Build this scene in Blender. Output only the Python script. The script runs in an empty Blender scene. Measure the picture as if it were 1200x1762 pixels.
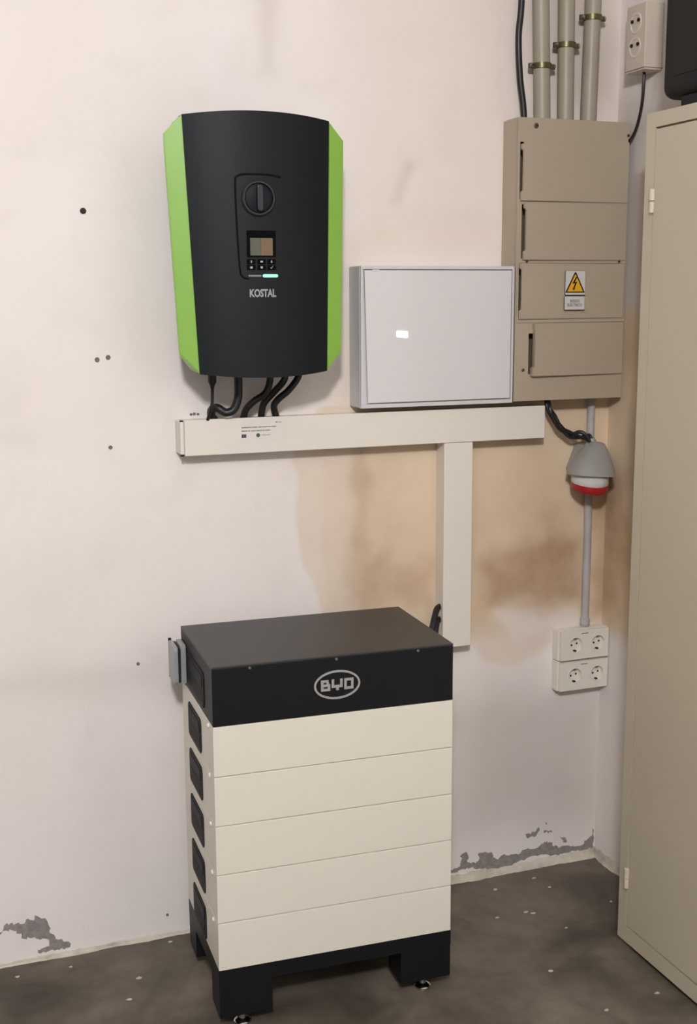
import bpy, bmesh, math, random
import numpy as np
from mathutils import Vector, Matrix

random.seed(7)
scene = bpy.context.scene
COL = scene.collection

# ------------------------------------------------------------------ camera
CAM = Vector((-0.6270, -3.0241, 1.7068))
YAW, PITCH, ROLL, FPX = 0.35981, 0.17616, -0.00536, 2088.17
fwd = Vector((math.sin(YAW) * math.cos(PITCH), math.cos(YAW) * math.cos(PITCH), -math.sin(PITCH)))
rgt = Vector((math.cos(YAW), -math.sin(YAW), 0))
upv = rgt.cross(fwd)
r2 = math.cos(ROLL) * rgt + math.sin(ROLL) * upv
u2 = -math.sin(ROLL) * rgt + math.cos(ROLL) * upv
cam_data = bpy.data.cameras.new('camera')
cam_data.sensor_fit = 'HORIZONTAL'
cam_data.sensor_width = 36.0
cam_data.lens = 36.0 * FPX / 1200.0
cam_data.clip_start = 0.05
cam = bpy.data.objects.new('camera', cam_data)
COL.objects.link(cam)
cam.matrix_world = Matrix(((r2.x, u2.x, -fwd.x, CAM.x), (r2.y, u2.y, -fwd.y, CAM.y), (r2.z, u2.z, -fwd.z, CAM.z), (0, 0, 0, 1)))
scene.camera = cam

# ------------------------------------------------------------------ world, lamp, exposure
world = bpy.data.worlds.new('world')
scene.world = world
world.use_nodes = True
bg = world.node_tree.nodes['Background']
bg.inputs[0].default_value = (0.94, 0.96, 0.99, 1)
bg.inputs[1].default_value = 0.42

LAMP_POS, LAMP_POWER = (-0.95, -3.80, 3.25), 372.0
LAMP_COLOR = (1.0, 0.975, 1.0)

scene.view_settings.view_transform = 'Standard'
scene.view_settings.look = 'None'
scene.view_settings.gamma = 1.0
scene.view_settings.use_curve_mapping = False
scene.view_settings.exposure = -0.10
scene.cycles.use_denoising = True
scene.cycles.max_bounces = 6


# ------------------------------------------------------------------ materials
def lin(c):
    return tuple(((v / 255) / 12.92 if v / 255 <= 0.04045 else ((v / 255 + 0.055) / 1.055) ** 2.4) for v in c) + (1,)


def mat(name, rgb, rough=0.5, metal=0.0, vary=0.06, scale=14.0, bump=0.0, bscale=180.0, emit=None, spec=0.5, dirt=None, dirt_amt=0.0):
    m = bpy.data.materials.new(name)
    m.use_nodes = True
    nt = m.node_tree
    b = nt.nodes['Principled BSDF']
    b.inputs['Roughness'].default_value = rough
    b.inputs['Metallic'].default_value = metal
    b.inputs['Specular IOR Level'].default_value = spec
    tc = nt.nodes.new('ShaderNodeTexCoord')
    n = nt.nodes.new('ShaderNodeTexNoise')
    n.inputs['Scale'].default_value = scale
    n.inputs['Detail'].default_value = 4
    nt.links.new(tc.outputs['Object'], n.inputs['Vector'])
    ramp = nt.nodes.new('ShaderNodeMix')
    ramp.data_type = 'RGBA'
    c = lin(rgb)
    ramp.inputs[6].default_value = tuple(min(1, v * (1 - vary)) for v in c[:3]) + (1,)
    ramp.inputs[7].default_value = tuple(min(1, v * (1 + vary)) for v in c[:3]) + (1,)
    nt.links.new(n.outputs['Fac'], ramp.inputs[0])
    out = ramp.outputs[2]
    if dirt:
        n2 = nt.nodes.new('ShaderNodeTexNoise')
        n2.inputs['Scale'].default_value = scale * 0.35
        n2.inputs['Detail'].default_value = 6
        nt.links.new(tc.outputs['Object'], n2.inputs['Vector'])
        mr = nt.nodes.new('ShaderNodeMapRange')
        mr.inputs[1].default_value = 0.45
        mr.inputs[2].default_value = 0.75
        mr.inputs[4].default_value = dirt_amt
        nt.links.new(n2.outputs['Fac'], mr.inputs[0])
        mx = nt.nodes.new('ShaderNodeMix')
        mx.data_type = 'RGBA'
        mx.inputs[7].default_value = lin(dirt)
        nt.links.new(mr.outputs[0], mx.inputs[0])
        nt.links.new(out, mx.inputs[6])
        out = mx.outputs[2]
    nt.links.new(out, b.inputs['Base Color'])
    if bump:
        nb = nt.nodes.new('ShaderNodeTexNoise')
        nb.inputs['Scale'].default_value = bscale
        nb.inputs['Detail'].default_value = 3
        nt.links.new(tc.outputs['Object'], nb.inputs['Vector'])
        bp = nt.nodes.new('ShaderNodeBump')
        bp.inputs['Strength'].default_value = bump
        bp.inputs['Distance'].default_value = 0.002
        nt.links.new(nb.outputs['Fac'], bp.inputs['Height'])
        nt.links.new(bp.outputs[0], b.inputs['Normal'])
    if emit:
        b.inputs['Emission Color'].default_value = lin(emit[0])
        b.inputs['Emission Strength'].default_value = emit[1]
    return m


M = {
    'dark_cover': mat('dark_cover', (22, 25, 28), 0.5, spec=0.2, vary=0.05, bump=0.05, bscale=900),
    'dark_body': mat('dark_body', (44, 45, 48), 0.5),
    'knob_black': mat('knob_black', (33, 37, 38), 0.32),
    'groove_black': mat('groove_black', (11, 12, 13), 0.55, spec=0.12),
    'green': mat('green', (132, 178, 72), 0.34, vary=0.03),
    'screen': mat('screen', (84, 86, 70), 0.4, vary=0.02),
    'screen_warm': mat('screen_warm', (112, 90, 64), 0.4, vary=0.02),
    'bezel': mat('bezel', (6, 6, 7), 0.5, spec=0.05),
    'button': mat('button', (7, 9, 9), 0.5, spec=0.05),
    'icon': mat('icon', (170, 172, 172), 0.5),
    'logo_grey': mat('logo_grey', (150, 152, 155), 0.4),
    'led': mat('led', (150, 255, 200), 0.4, emit=((130, 255, 190), 1.0)),
    'led_off': mat('led_off', (128, 128, 128), 0.4),
    'cable': mat('cable', (23, 25, 27), 0.45, vary=0.1, scale=40),
    'cable_brown': mat('cable_brown', (40, 30, 27), 0.45),
    'trunk': mat('trunk', (228, 222, 210), 0.38, vary=0.02, scale=5),
    'sticker_clear': mat('sticker_clear', (226, 219, 212), 0.35, vary=0.01),
    'ink_grey': mat('ink_grey', (120, 112, 112), 0.6),
    'ink_black': mat('ink_black', (20, 16, 12), 0.5),
    'eu_blue': mat('eu_blue', (36, 36, 92), 0.5),
    'eu_yellow': mat('eu_yellow', (220, 190, 60), 0.5),
    'emblem_green': mat('emblem_green', (60, 92, 62), 0.5),
    'white_box': mat('white_box', (206, 204, 205), 0.3, vary=0.01, spec=0.5),
    'white_door': mat('white_door', (216, 213, 213), 0.015, vary=0.012, scale=3, spec=0.5),
    'beige_plastic': mat('beige_plastic', (174, 160, 140), 0.42, vary=0.04, scale=6, dirt=(140, 126, 106), dirt_amt=0.22),
    'beige_inner': mat('beige_inner', (96, 84, 70), 0.6),
    'screw': mat('screw', (110, 100, 82), 0.35, metal=0.7),
    'sign_white': mat('sign_white', (206, 203, 198), 0.35, vary=0.02),
    'sign_yellow': mat('sign_yellow', (226, 170, 32), 0.4, vary=0.03),
    'pipe': mat('pipe', (158, 151, 133), 0.45, vary=0.07, scale=9, dirt=(140, 130, 108), dirt_amt=0.4),
    'clamp': mat('clamp', (104, 96, 66), 0.38, metal=0.6, vary=0.2, scale=60),
    'conduit': mat('conduit', (176, 174, 172), 0.5, vary=0.06, scale=25, dirt=(128, 112, 98), dirt_amt=0.5),
    'socket_white': mat('socket_white', (228, 224, 212), 0.35, vary=0.02),
    'socket_shaded': mat('socket_shaded', (206, 196, 180), 0.4, vary=0.03),  # toned down to stand in for the shadow on the right wall box
    'socket_well': mat('socket_well', (222, 217, 205), 0.4),
    'hole': mat('hole', (24, 22, 21), 0.7),
    'contact': mat('contact', (150, 148, 140), 0.3, metal=0.9),
    'socket_grey': mat('socket_grey', (152, 151, 146), 0.38, vary=0.04),
    'socket_inner': mat('socket_inner', (206, 206, 202), 0.15, vary=0.05, scale=30),
    'red_plastic': mat('red_plastic', (160, 28, 32), 0.3, vary=0.08),
    'cabinet': mat('cabinet', (194, 184, 162), 0.42, vary=0.04, scale=2.5, bump=0.04, bscale=350, dirt=(160, 148, 124), dirt_amt=0.3),
    'hinge': mat('hinge', (206, 196, 172), 0.35, vary=0.05),
    'tv_black': mat('tv_black', (17, 17, 18), 0.5, spec=0.25, bump=0.06, bscale=700),
    'tv_screen': mat('tv_screen', (15, 15, 14), 0.45, spec=0.25),
    'battery_black': mat('battery_black', (11, 14, 17), 0.5, spec=0.3, bump=0.05, bscale=900),
    'battery_cream': mat('battery_cream', (222, 217, 202), 0.4, vary=0.015, bump=0.04, bscale=900),
    'battery_lid': mat('battery_lid', (40, 41, 41), 0.40, bump=0.05, bscale=900),
    'handle_dark': mat('handle_dark', (27, 28, 34), 0.55, spec=0.15),
    'screw_dark': mat('screw_dark', (96, 96, 96), 0.5, metal=0.3),
    'chrome': mat('chrome', (200, 198, 195), 0.15, metal=1.0),
    'logo_silver': mat('logo_silver', (176, 174, 170), 0.35, metal=0.4),
    'grey_cover': mat('grey_cover', (150, 152, 152), 0.35),
    'plug_grey': mat('plug_grey', (112, 108, 106), 0.6),
    'plaster_bare': mat('plaster_bare', (140, 133, 130), 0.9, vary=0.5, scale=70, bump=0.5, bscale=120),
    'mortar': mat('mortar', (204, 196, 182), 0.9, vary=0.15, scale=40, bump=0.6, bscale=70, dirt=(128, 118, 100), dirt_amt=0.6),
    'flake': mat('flake', (190, 184, 174), 0.8),
    'ceiling_white': mat('ceiling_white', (225, 222, 216), 0.9),
    'wall_side': mat('wall_side', (214, 206, 198), 0.85, vary=0.06, scale=3, bump=0.2, bscale=60, dirt=(176, 164, 152), dirt_amt=0.4),
    'wall_added_dark': mat('wall_added_dark', (96, 94, 92), 0.85),
    'lamp_metal': mat('lamp_metal', (230, 230, 228), 0.4),
    'tube_glow': mat('tube_glow', (255, 250, 240), 0.4, emit=((255, 240, 222), 6.0)),
    'highlight_glow': mat('highlight_glow', (255, 255, 250), 0.4, emit=((255, 252, 245), 45.0)),
}


# ------------------------------------------------------------------ mesh helpers
class MB:
    """collects shapes; build() links them as ONE mesh object"""

    def __init__(self):
        self.bm = bmesh.new()
        self.bev = False

    def _merge(self, other):
        me = bpy.data.meshes.new('tmp')
        other.to_mesh(me)
        other.free()
        self.bm.from_mesh(me)
        bpy.data.meshes.remove(me)

    def box(self, x0, x1, y0, y1, z0, z1, bev=0.0, seg=2):
        b = bmesh.new()
        bmesh.ops.create_cube(b, size=1)
        for v in b.verts:
            v.co = Vector((x0 + (v.co.x + .5) * (x1 - x0), y0 + (v.co.y + .5) * (y1 - y0), z0 + (v.co.z + .5) * (z1 - z0)))
        if bev > 0:
            self.bev = True
            bmesh.ops.bevel(b, geom=b.edges[:], offset=bev, segments=seg, profile=0.5, affect='EDGES')
        self._merge(b)
        return self

    def prism(self, pts, axis, a0, a1, bev=0.0):
        """polygon extruded; axis 'y': pts are (x,z); axis 'x': pts are (y,z); axis 'z': pts are (x,y)"""
        def mk(p, a):
            return {'y': (p[0], a, p[1]), 'x': (a, p[0], p[1]), 'z': (p[0], p[1], a)}[axis]
        b = bmesh.new()
        A = [b.verts.new(mk(p, a0)) for p in pts]
        B = [b.verts.new(mk(p, a1)) for p in pts]
        n = len(pts)
        b.faces.new(A)
        b.faces.new(B[::-1])
        for i in range(n):
            b.faces.new((A[i], B[i], B[(i + 1) % n], A[(i + 1) % n]))
        bmesh.ops.recalc_face_normals(b, faces=b.faces[:])
        if bev > 0:
            self.bev = True
            ed = [e for e in b.edges if len(e.link_faces) == 2 and e.calc_face_angle() > 0.5]
            bmesh.ops.bevel(b, geom=ed, offset=bev, segments=2, profile=0.5, affect='EDGES')
        bmesh.ops.triangulate(b, faces=[f for f in b.faces if len(f.verts) > 4])
        self._merge(b)
        return self

    def tube(self, path, r, seg=12, smooth=6, closed_ends=True):
        P = [Vector(p) for p in path]
        if smooth > 1 and len(P) > 2:
            Q = []
            ext = [2 * P[0] - P[1]] + P + [2 * P[-1] - P[-2]]
            for i in range(1, len(ext) - 2):
                p0, p1, p2, p3 = ext[i - 1:i + 3]
                for k in range(smooth):
                    t = k / smooth
                    Q.append(0.5 * ((2 * p1) + (p2 - p0) * t + (2 * p0 - 5 * p1 + 4 * p2 - p3) * t * t + (3 * p1 - p0 - 3 * p2 + p3) * t ** 3))
            Q.append(P[-1])
            P = Q
        R = r if isinstance(r, (list, tuple)) else [r] * len(P)
        if len(R) != len(P):
            R = list(np.interp(np.linspace(0, 1, len(P)), np.linspace(0, 1, len(R)), R))
        b = bmesh.new()
        rings = []
        t0 = (P[1] - P[0]).normalized()
        ref = Vector((0, 0, 1)) if abs(t0.z) < 0.9 else Vector((1, 0, 0))
        n = (ref - ref.dot(t0) * t0).normalized()
        for i, p in enumerate(P):
            t = (P[min(i + 1, len(P) - 1)] - P[max(i - 1, 0)]).normalized()
            n = (n - n.dot(t) * t).normalized()
            c = t.cross(n)
            rings.append([b.verts.new(p + R[i] * (math.cos(2 * math.pi * k / seg) * n + math.sin(2 * math.pi * k / seg) * c)) for k in range(seg)])
        for a, c in zip(rings[:-1], rings[1:]):
            for k in range(seg):
                b.faces.new((a[k], a[(k + 1) % seg], c[(k + 1) % seg], c[k]))
        if closed_ends:
            b.faces.new(rings[0][::-1])
            b.faces.new(rings[-1])
        bmesh.ops.recalc_face_normals(b, faces=b.faces[:])
        self._merge(b)
        return self

    def lathe(self, prof, centre, axis, seg=28, sx=1.0, sy=1.0):
        """prof: list of (radius, height along axis)"""
        ax = Vector(axis).normalized()
        ref = Vector((0, 0, 1)) if abs(ax.z) < 0.9 else Vector((1, 0, 0))
        e1 = ref.cross(ax).normalized()
        e2 = ax.cross(e1)
        c = Vector(centre)
        b = bmesh.new()
        rings = []
        for r, h in prof:
            rings.append([b.verts.new(c + ax * h + max(r, 1e-5) * (sx * math.cos(2 * math.pi * k / seg) * e1 + sy * math.sin(2 * math.pi * k / seg) * e2)) for k in range(seg)])
        for a, d in zip(rings[:-1], rings[1:]):
            for k in range(seg):
                b.faces.new((a[k], a[(k + 1) % seg], d[(k + 1) % seg], d[k]))
        b.faces.new(rings[0][::-1])
        b.faces.new(rings[-1])
        bmesh.ops.recalc_face_normals(b, faces=b.faces[:])
        self._merge(b)
        return self

    def ring(self, outer, inner, depth_vec):
        """flat ring between two equal-length 3-D loops, extruded along depth_vec"""
        b = bmesh.new()
        d = Vector(depth_vec)
        L = [[b.verts.new(Vector(p)) for p in outer], [b.verts.new(Vector(p)) for p in inner],
             [b.verts.new(Vector(p) + d) for p in inner], [b.verts.new(Vector(p) + d) for p in outer]]
        n = len(outer)
        for a in range(4):
            A, B = L[a], L[(a + 1) % 4]
            for k in range(n):
                b.faces.new((A[k], A[(k + 1) % n], B[(k + 1) % n], B[k]))
        bmesh.ops.recalc_face_normals(b, faces=b.faces[:])
        self._merge(b)
        return self

    def holed(self, a0, a1, c0, c1, holes, d0, d1, axis):
        """plate a0..a1 x c0..c1 with rectangular holes, thickness d0..d1 along axis ('y': a=x,c=z; 'x': a=y,c=z)"""
        xs = sorted({a0, a1} | {h[0] for h in holes} | {h[1] for h in holes})
        zs = sorted({c0, c1} | {h[2] for h in holes} | {h[3] for h in holes})
        def solid(i, j):
            if i < 0 or j < 0 or i >= len(xs) - 1 or j >= len(zs) - 1:
                return False
            mx, mz = (xs[i] + xs[i + 1]) / 2, (zs[j] + zs[j + 1]) / 2
            return not any(h[0] < mx < h[1] and h[2] < mz < h[3] for h in holes)
        def P(a, c, d):
            return (a, d, c) if axis == 'y' else (d, a, c)
        b = bmesh.new()
        def quad(*p):
            b.faces.new([b.verts.new(q) for q in p])
        for i in range(len(xs) - 1):
            for j in range(len(zs) - 1):
                if not solid(i, j):
                    continue
                x0, x1, z0, z1 = xs[i], xs[i + 1], zs[j], zs[j + 1]
                for d in (d0, d1):
                    quad(P(x0, z0, d), P(x1, z0, d), P(x1, z1, d), P(x0, z1, d))
                for (di, dj, p, q) in ((-1, 0, (x0, z0), (x0, z1)), (1, 0, (x1, z0), (x1, z1)), (0, -1, (x0, z0), (x1, z0)), (0, 1, (x0, z1), (x1, z1))):
                    if not solid(i + di, j + dj):
                        quad(P(p[0], p[1], d0), P(q[0], q[1], d0), P(q[0], q[1], d1), P(p[0], p[1], d1))
        bmesh.ops.remove_doubles(b, verts=b.verts[:], dist=1e-6)
        bmesh.ops.recalc_face_normals(b, faces=b.faces[:])
        self._merge(b)
        return self

    def build(self, name, material, parent=None, local=False, smooth=True):
        me = bpy.data.meshes.new(name)
        self.bm.to_mesh(me)
        self.bm.free()
        o = bpy.data.objects.new(name, me)
        COL.objects.link(o)
        finish(o, material, parent, local, smooth)
        if self.bev and smooth:
            w = o.modifiers.new('weighted', 'WEIGHTED_NORMAL')
            w.keep_sharp = True
        return o


def world_loc(o):
    v = Vector((0, 0, 0))
    while o:
        v += o.location
        o = o.parent
    return v


def finish(o, material, parent=None, local=False, smooth=True):
    o.data.materials.append(M[material] if isinstance(material, str) else material)
    if smooth:
        for p in o.data.polygons:
            p.use_smooth = True
        o.data.set_sharp_from_angle(angle=math.radians(35))
    if parent:
        o.parent = parent
        if not local:
            o.data.transform(Matrix.Translation(-world_loc(parent)))


def tag(o, label, cat, group=None):
    o['label'] = label
    o['category'] = cat
    if group:
        o['group'] = group
    return o


def thing(name, loc, label, cat, group=None, rz=0.0):
    o = bpy.data.objects.new(name, None)
    o.empty_display_size = 0.05
    o.location = loc
    o.rotation_euler = (0, 0, rz)
    COL.objects.link(o)
    return tag(o, label, cat, group)


def text_obj(name, s, size, material, parent, place, local=False, bold=0.0, depth=0.0004, xscale=1.0, spacing=1.0):
    """place(x, y) -> 3-D point for flat text coordinates, text centred on the origin"""
    cu = bpy.data.curves.new('txt', 'FONT')
    cu.body = s
    cu.size = size
    cu.align_x = 'CENTER'
    cu.align_y = 'CENTER'
    cu.offset = bold
    cu.space_character = spacing
    cu.resolution_u = 3
    t = bpy.data.objects.new('txt', cu)
    COL.objects.link(t)
    dg = bpy.context.evaluated_depsgraph_get()
    me = bpy.data.meshes.new_from_object(t.evaluated_get(dg))
    bpy.data.objects.remove(t)
    bpy.data.curves.remove(cu)
    me.name = name
    me.materials.clear()
    for v in me.vertices:
        v.co = Vector(place(v.co.x * xscale, v.co.y))
    o = bpy.data.objects.new(name, me)
    COL.objects.link(o)
    finish(o, material, parent, local, smooth=False)
    return o


def round_rect(a0, a1, c0, c1, r, n=5):
    pts = []
    for (ca, cc, s) in ((a1 - r, c1 - r, 0), (a0 + r, c1 - r, 1), (a0 + r, c0 + r, 2), (a1 - r, c0 + r, 3)):
        for k in range(n + 1):
            t = math.pi / 2 * (s + k / n)
            pts.append((ca + r * math.cos(t), cc + r * math.sin(t)))
    return pts


# value noise in numpy for the wall stains
_rng = np.random.default_rng(3)
_lat = _rng.random((256, 256))


def vnoise(x, y):
    xi, yi = np.floor(x).astype(int), np.floor(y).astype(int)
    fx, fy = x - xi, y - yi
    fx, fy = fx * fx * (3 - 2 * fx), fy * fy * (3 - 2 * fy)
    g = lambda i, j: _lat[i % 256, j % 256]
    return (g(xi, yi) * (1 - fx) + g(xi + 1, yi) * fx) * (1 - fy) + (g(xi, yi + 1) * (1 - fx) + g(xi + 1, yi + 1) * fx) * fy


def fbm(x, y, o=4):
    s, a, f = 0, 0.5, 1.0
    for k in range(o):
        s = s + a * vnoise(x * f + 17 * k, y * f + 31 * k)
        a *= 0.5
        f *= 2.1
    return s - 0.47


def poly_sdf(px, pz, poly):
    d = np.full(px.shape, 1e9)
    inside = np.zeros(px.shape, bool)
    n = len(poly)
    for i in range(n):
        ax, az = poly[i]
        bx, bz = poly[(i + 1) % n]
        ex, ez = bx - ax, bz - az
        t = np.clip(((px - ax) * ex + (pz - az) * ez) / (ex * ex + ez * ez + 1e-12), 0, 1)
        d = np.minimum(d, np.hypot(px - ax - t * ex, pz - az - t * ez))
        c = ((az > pz) != (bz > pz)) & (px < (bx - ax) * (pz - az) / (bz - az + 1e-12) + ax)
        inside ^= c
    return np.where(inside, -d, d)


# ================================================================== SETTING
XR = 1.318          # right wall
ZC = 3.35           # ceiling


def struct(o):
    o['kind'] = 'structure'
    return o


# ---- back wall: a fine grid so that the damp stains keep their own outlines
xs = np.concatenate([np.linspace(-3.2, -0.72, 14), np.arange(-0.70, XR, 0.008), [XR]])
zs = np.concatenate([np.arange(0, 2.56, 0.008), np.linspace(2.6, ZC, 6)])
GX, GZ = np.meshgrid(xs, zs, indexing='ij')
nx, nz = GX.shape
wv = np.stack([GX.ravel(), 0.0012 * fbm(GX.ravel() * 9, GZ.ravel() * 9) * (GX.ravel() > -0.7), GZ.ravel()], -1)
idx = np.arange(nx * nz).reshape(nx, nz)
wf = np.stack([idx[:-1, :-1], idx[1:, :-1], idx[1:, 1:], idx[:-1, 1:]], -1).reshape(-1, 4)
me = bpy.data.meshes.new('wall_back')
me.from_pydata(wv.tolist(), [], wf.tolist())
wall_back = struct(bpy.data.objects.new('wall_back', me))
COL.objects.link(wall_back)
for p in me.polygons:
    p.use_smooth = True

TAN = [(0.356, 1.276), (0.366, 1.221), (0.351, 1.144), (0.374, 1.064), (0.389, 0.983), (0.417, 0.9), (0.441, 0.816), (0.683, 0.74), (0.892, 0.714), (0.93, 0.661), (1.054, 0.635), (1.14, 0.699), (1.168, 0.741), (1.368, 0.72), (1.49, 0.744), (1.461, 1.398), (0.998, 1.496), (0.579, 1.63), (0.514, 1.691), (0.497, 1.57), (0.472, 1.479), (0.414, 1.389)]
BROWN = [([(0.519, 1.0), (0.60, 1.0), (0.625, 0.96), (0.752, 0.955), (0.768, 0.841), (0.543, 0.847), (0.52, 0.9)], 0.05, 0.75),
         ([(0.523, 1.33), (0.57, 1.33), (0.585, 0.86), (0.525, 0.86)], 0.03, 0.5),
         ([(0.916, 0.955), (1.046, 0.995), (1.129, 1.074), (1.238, 0.998), (1.244, 0.822), (1.127, 0.815), (0.937, 0.825)], 0.05, 1.0),
         ([(1.28, 1.219), (1.449, 1.21), (1.448, 0.757), (1.295, 0.781)], 0.05, 0.8),
         ([(0.86, 1.32), (0.90, 1.32), (0.90, 0.9), (0.86, 0.9)], 0.03, 0.3)]
LIGHT = [(0.956, 0.815), (1.225, 0.797), (1.247, 0.724), (1.014, 0.731)]
PINK = [(0.58, 1.944), (0.953, 1.982), (0.974, 1.798), (0.514, 1.788), (0.508, 1.84)]
GRIME_DARK = [([(0.28, 2.6), (0.335, 2.6), (0.315, 2.26), (0.29, 2.26)], 0.05, 0.33),
         ([(-0.9, 0.80), (-0.01, 0.776), (0.003, 0.70), (-0.9, 0.74)], 0.06, 0.18),
         ([(0.95, 0.6), (1.335, 0.505), (1.351, 0.09), (0.871, 0.17), (0.848, 0.496)], 0.12, 0.35),  # greyer tone over the lower right wall
         ([(1.0, 2.7), (1.33, 2.7), (1.33, 2.2), (1.1, 2.2)], 0.1, 0.4),  # greyer tone at the top right
         ([(0.68, 2.05), (0.70, 2.05), (0.66, 1.95), (0.64, 1.95)], 0.02, 0.25)]
X, Z = GX.ravel(), GZ.ravel()
near = X > -1.0
def soft(poly, s, amp, fs):
    d = poly_sdf(X, Z, poly) + amp * fbm(X * fs, Z * fs, 5)
    return 1 / (1 + np.exp(np.clip(d / s * 3.2, -40, 40)))
sd = poly_sdf(X, Z, TAN) + 0.035 * fbm(X * 16, Z * 16, 5)
# crisp on the left rim, soft towards the top
width = np.where(Z > 1.42, 0.05, np.where(X < 0.7, 0.008, 0.022))
tan_a = (1 / (1 + np.exp(np.clip(sd / width * 3.2, -40, 40)))) * np.where(Z > 1.42, 0.55, 1.0)
tan_a *= np.interp(X + 0.012 * fbm(X * 30, Z * 10), [0.35, 0.43, 0.445, 0.515, 0.525, 0.62], [0.50, 0.52, 0.64, 0.66, 0.82, 1.0])
tan_a *= np.interp(Z, [0.62, 0.72, 0.80], [0.45, 0.55, 1.0])
tan_a *= 1 - 0.7 * soft(LIGHT, 0.03, 0.06, 12)
tan_a = np.maximum(tan_a, 0.34 * soft(PINK, 0.06, 0.12, 6))
tan_a = np.maximum(tan_a, 0.24 * soft([(0.62, 2.9), (1.4, 2.9), (1.4, 1.4), (0.5, 1.4)], 0.25, 0.25, 4))
brown_a = np.zeros_like(X)
for poly, s, w in BROWN:
    brown_a = np.maximum(brown_a, w * soft(poly, s, 0.11, 9))
grime_dark_a = np.zeros_like(X)
for poly, s, w in GRIME_DARK:
    grime_dark_a = np.maximum(grime_dark_a, w * soft(poly, s, 0.06, 6))
for nm, arr in (('damp_tan', tan_a), ('damp_brown', brown_a), ('grime_shade', grime_dark_a)):
    at = me.attributes.new(nm, 'FLOAT', 'POINT')
    at.data.foreach_set('value', np.clip(arr, 0, 1).astype(np.float32))


def wall_material():
    m = bpy.data.materials.new('wall_plaster')
    m.use_nodes = True
    nt = m.node_tree
    b = nt.nodes['Principled BSDF']
    b.inputs['Roughness'].default_value = 0.8
    b.inputs['Specular IOR Level'].default_value = 0.25
    tc = nt.nodes.new('ShaderNodeTexCoord')
    def noise(sc, det=5):
        n = nt.nodes.new('ShaderNodeTexNoise')
        n.inputs['Scale'].default_value = sc
        n.inputs['Detail'].default_value = det
        nt.links.new(tc.outputs['Object'], n.inputs['Vector'])
        return n.outputs['Fac']
    def mix(fac, a, bcol):
        x = nt.nodes.new('ShaderNodeMix')
        x.data_type = 'RGBA'
        if hasattr(fac, 'links'):
            nt.links.new(fac, x.inputs[0])
        else:
            x.inputs[0].default_value = fac
        for k, v in ((6, a), (7, bcol)):
            if isinstance(v, tuple):
                x.inputs[k].default_value = v
            else:
                nt.links.new(v, x.inputs[k])
        return x.outputs[2]
    def attr(n):
        a = nt.nodes.new('ShaderNodeAttribute')
        a.attribute_name = n
        return a.outputs['Fac']
    def rng(v, a, bb, c, d):
        r = nt.nodes.new('ShaderNodeMapRange')
        for k, q in enumerate((a, bb, c, d)):
            r.inputs[k + 1].default_value = q
        nt.links.new(v, r.inputs[0])
        return r.outputs[0]
    def mul(a, c):
        q = nt.nodes.new('ShaderNodeMath')
        q.operation = 'MULTIPLY'
        nt.links.new(a, q.inputs[0])
        nt.links.new(c, q.inputs[1])
        return q.outputs[0]
    base = mix(rng(noise(2.2), 0.35, 0.7, 0, 1), lin((237, 230, 226)), lin((231, 223, 217)))
    base = mix(rng(noise(7), 0.55, 0.8, 0, 0.35), base, lin((214, 206, 200)))
    base = mix(attr('grime_shade'), base, lin((146, 134, 123)))  # grey smears and patches, plus the right wall's painted shade
    tanc = mix(rng(noise(5), 0.3, 0.7, 0, 1), lin((226, 206, 178)), lin((211, 187, 158)))
    base = mix(attr('damp_tan'), base, tanc)
    base = mix(mul(attr('damp_brown'), rng(noise(11), 0.25, 0.7, 0.45, 0.9)), base, lin((164, 133, 103)))
    nt.links.new(base, b.inputs['Base Color'])
    bp = nt.nodes.new('ShaderNodeBump')
    bp.inputs['Strength'].default_value = 0.22
    bp.inputs['Distance'].default_value = 0.004
    nt.links.new(noise(38, 6), bp.inputs['Height'])
    nt.links.new(bp.outputs[0], b.inputs['Normal'])
    return m


me.materials.append(wall_material())


# bare plaster where the paint has flaked off, children of the wall
def jag(poly, amp=0.003, n=4):
    out = []
    for i, a in enumerate(poly):
        c = poly[(i + 1) % len(poly)]
        L = math.hypot(c[0] - a[0], c[1] - a[1])
        k = max(1, min(n, int(L / 0.006)))
        for q in range(k):
            t = q / k
            out.append((a[0] + (c[0] - a[0]) * t + random.uniform(-amp, amp) * (q > 0), a[1] + (c[1] - a[1]) * t + random.uniform(-amp, amp) * (q > 0)))
    return out


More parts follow.
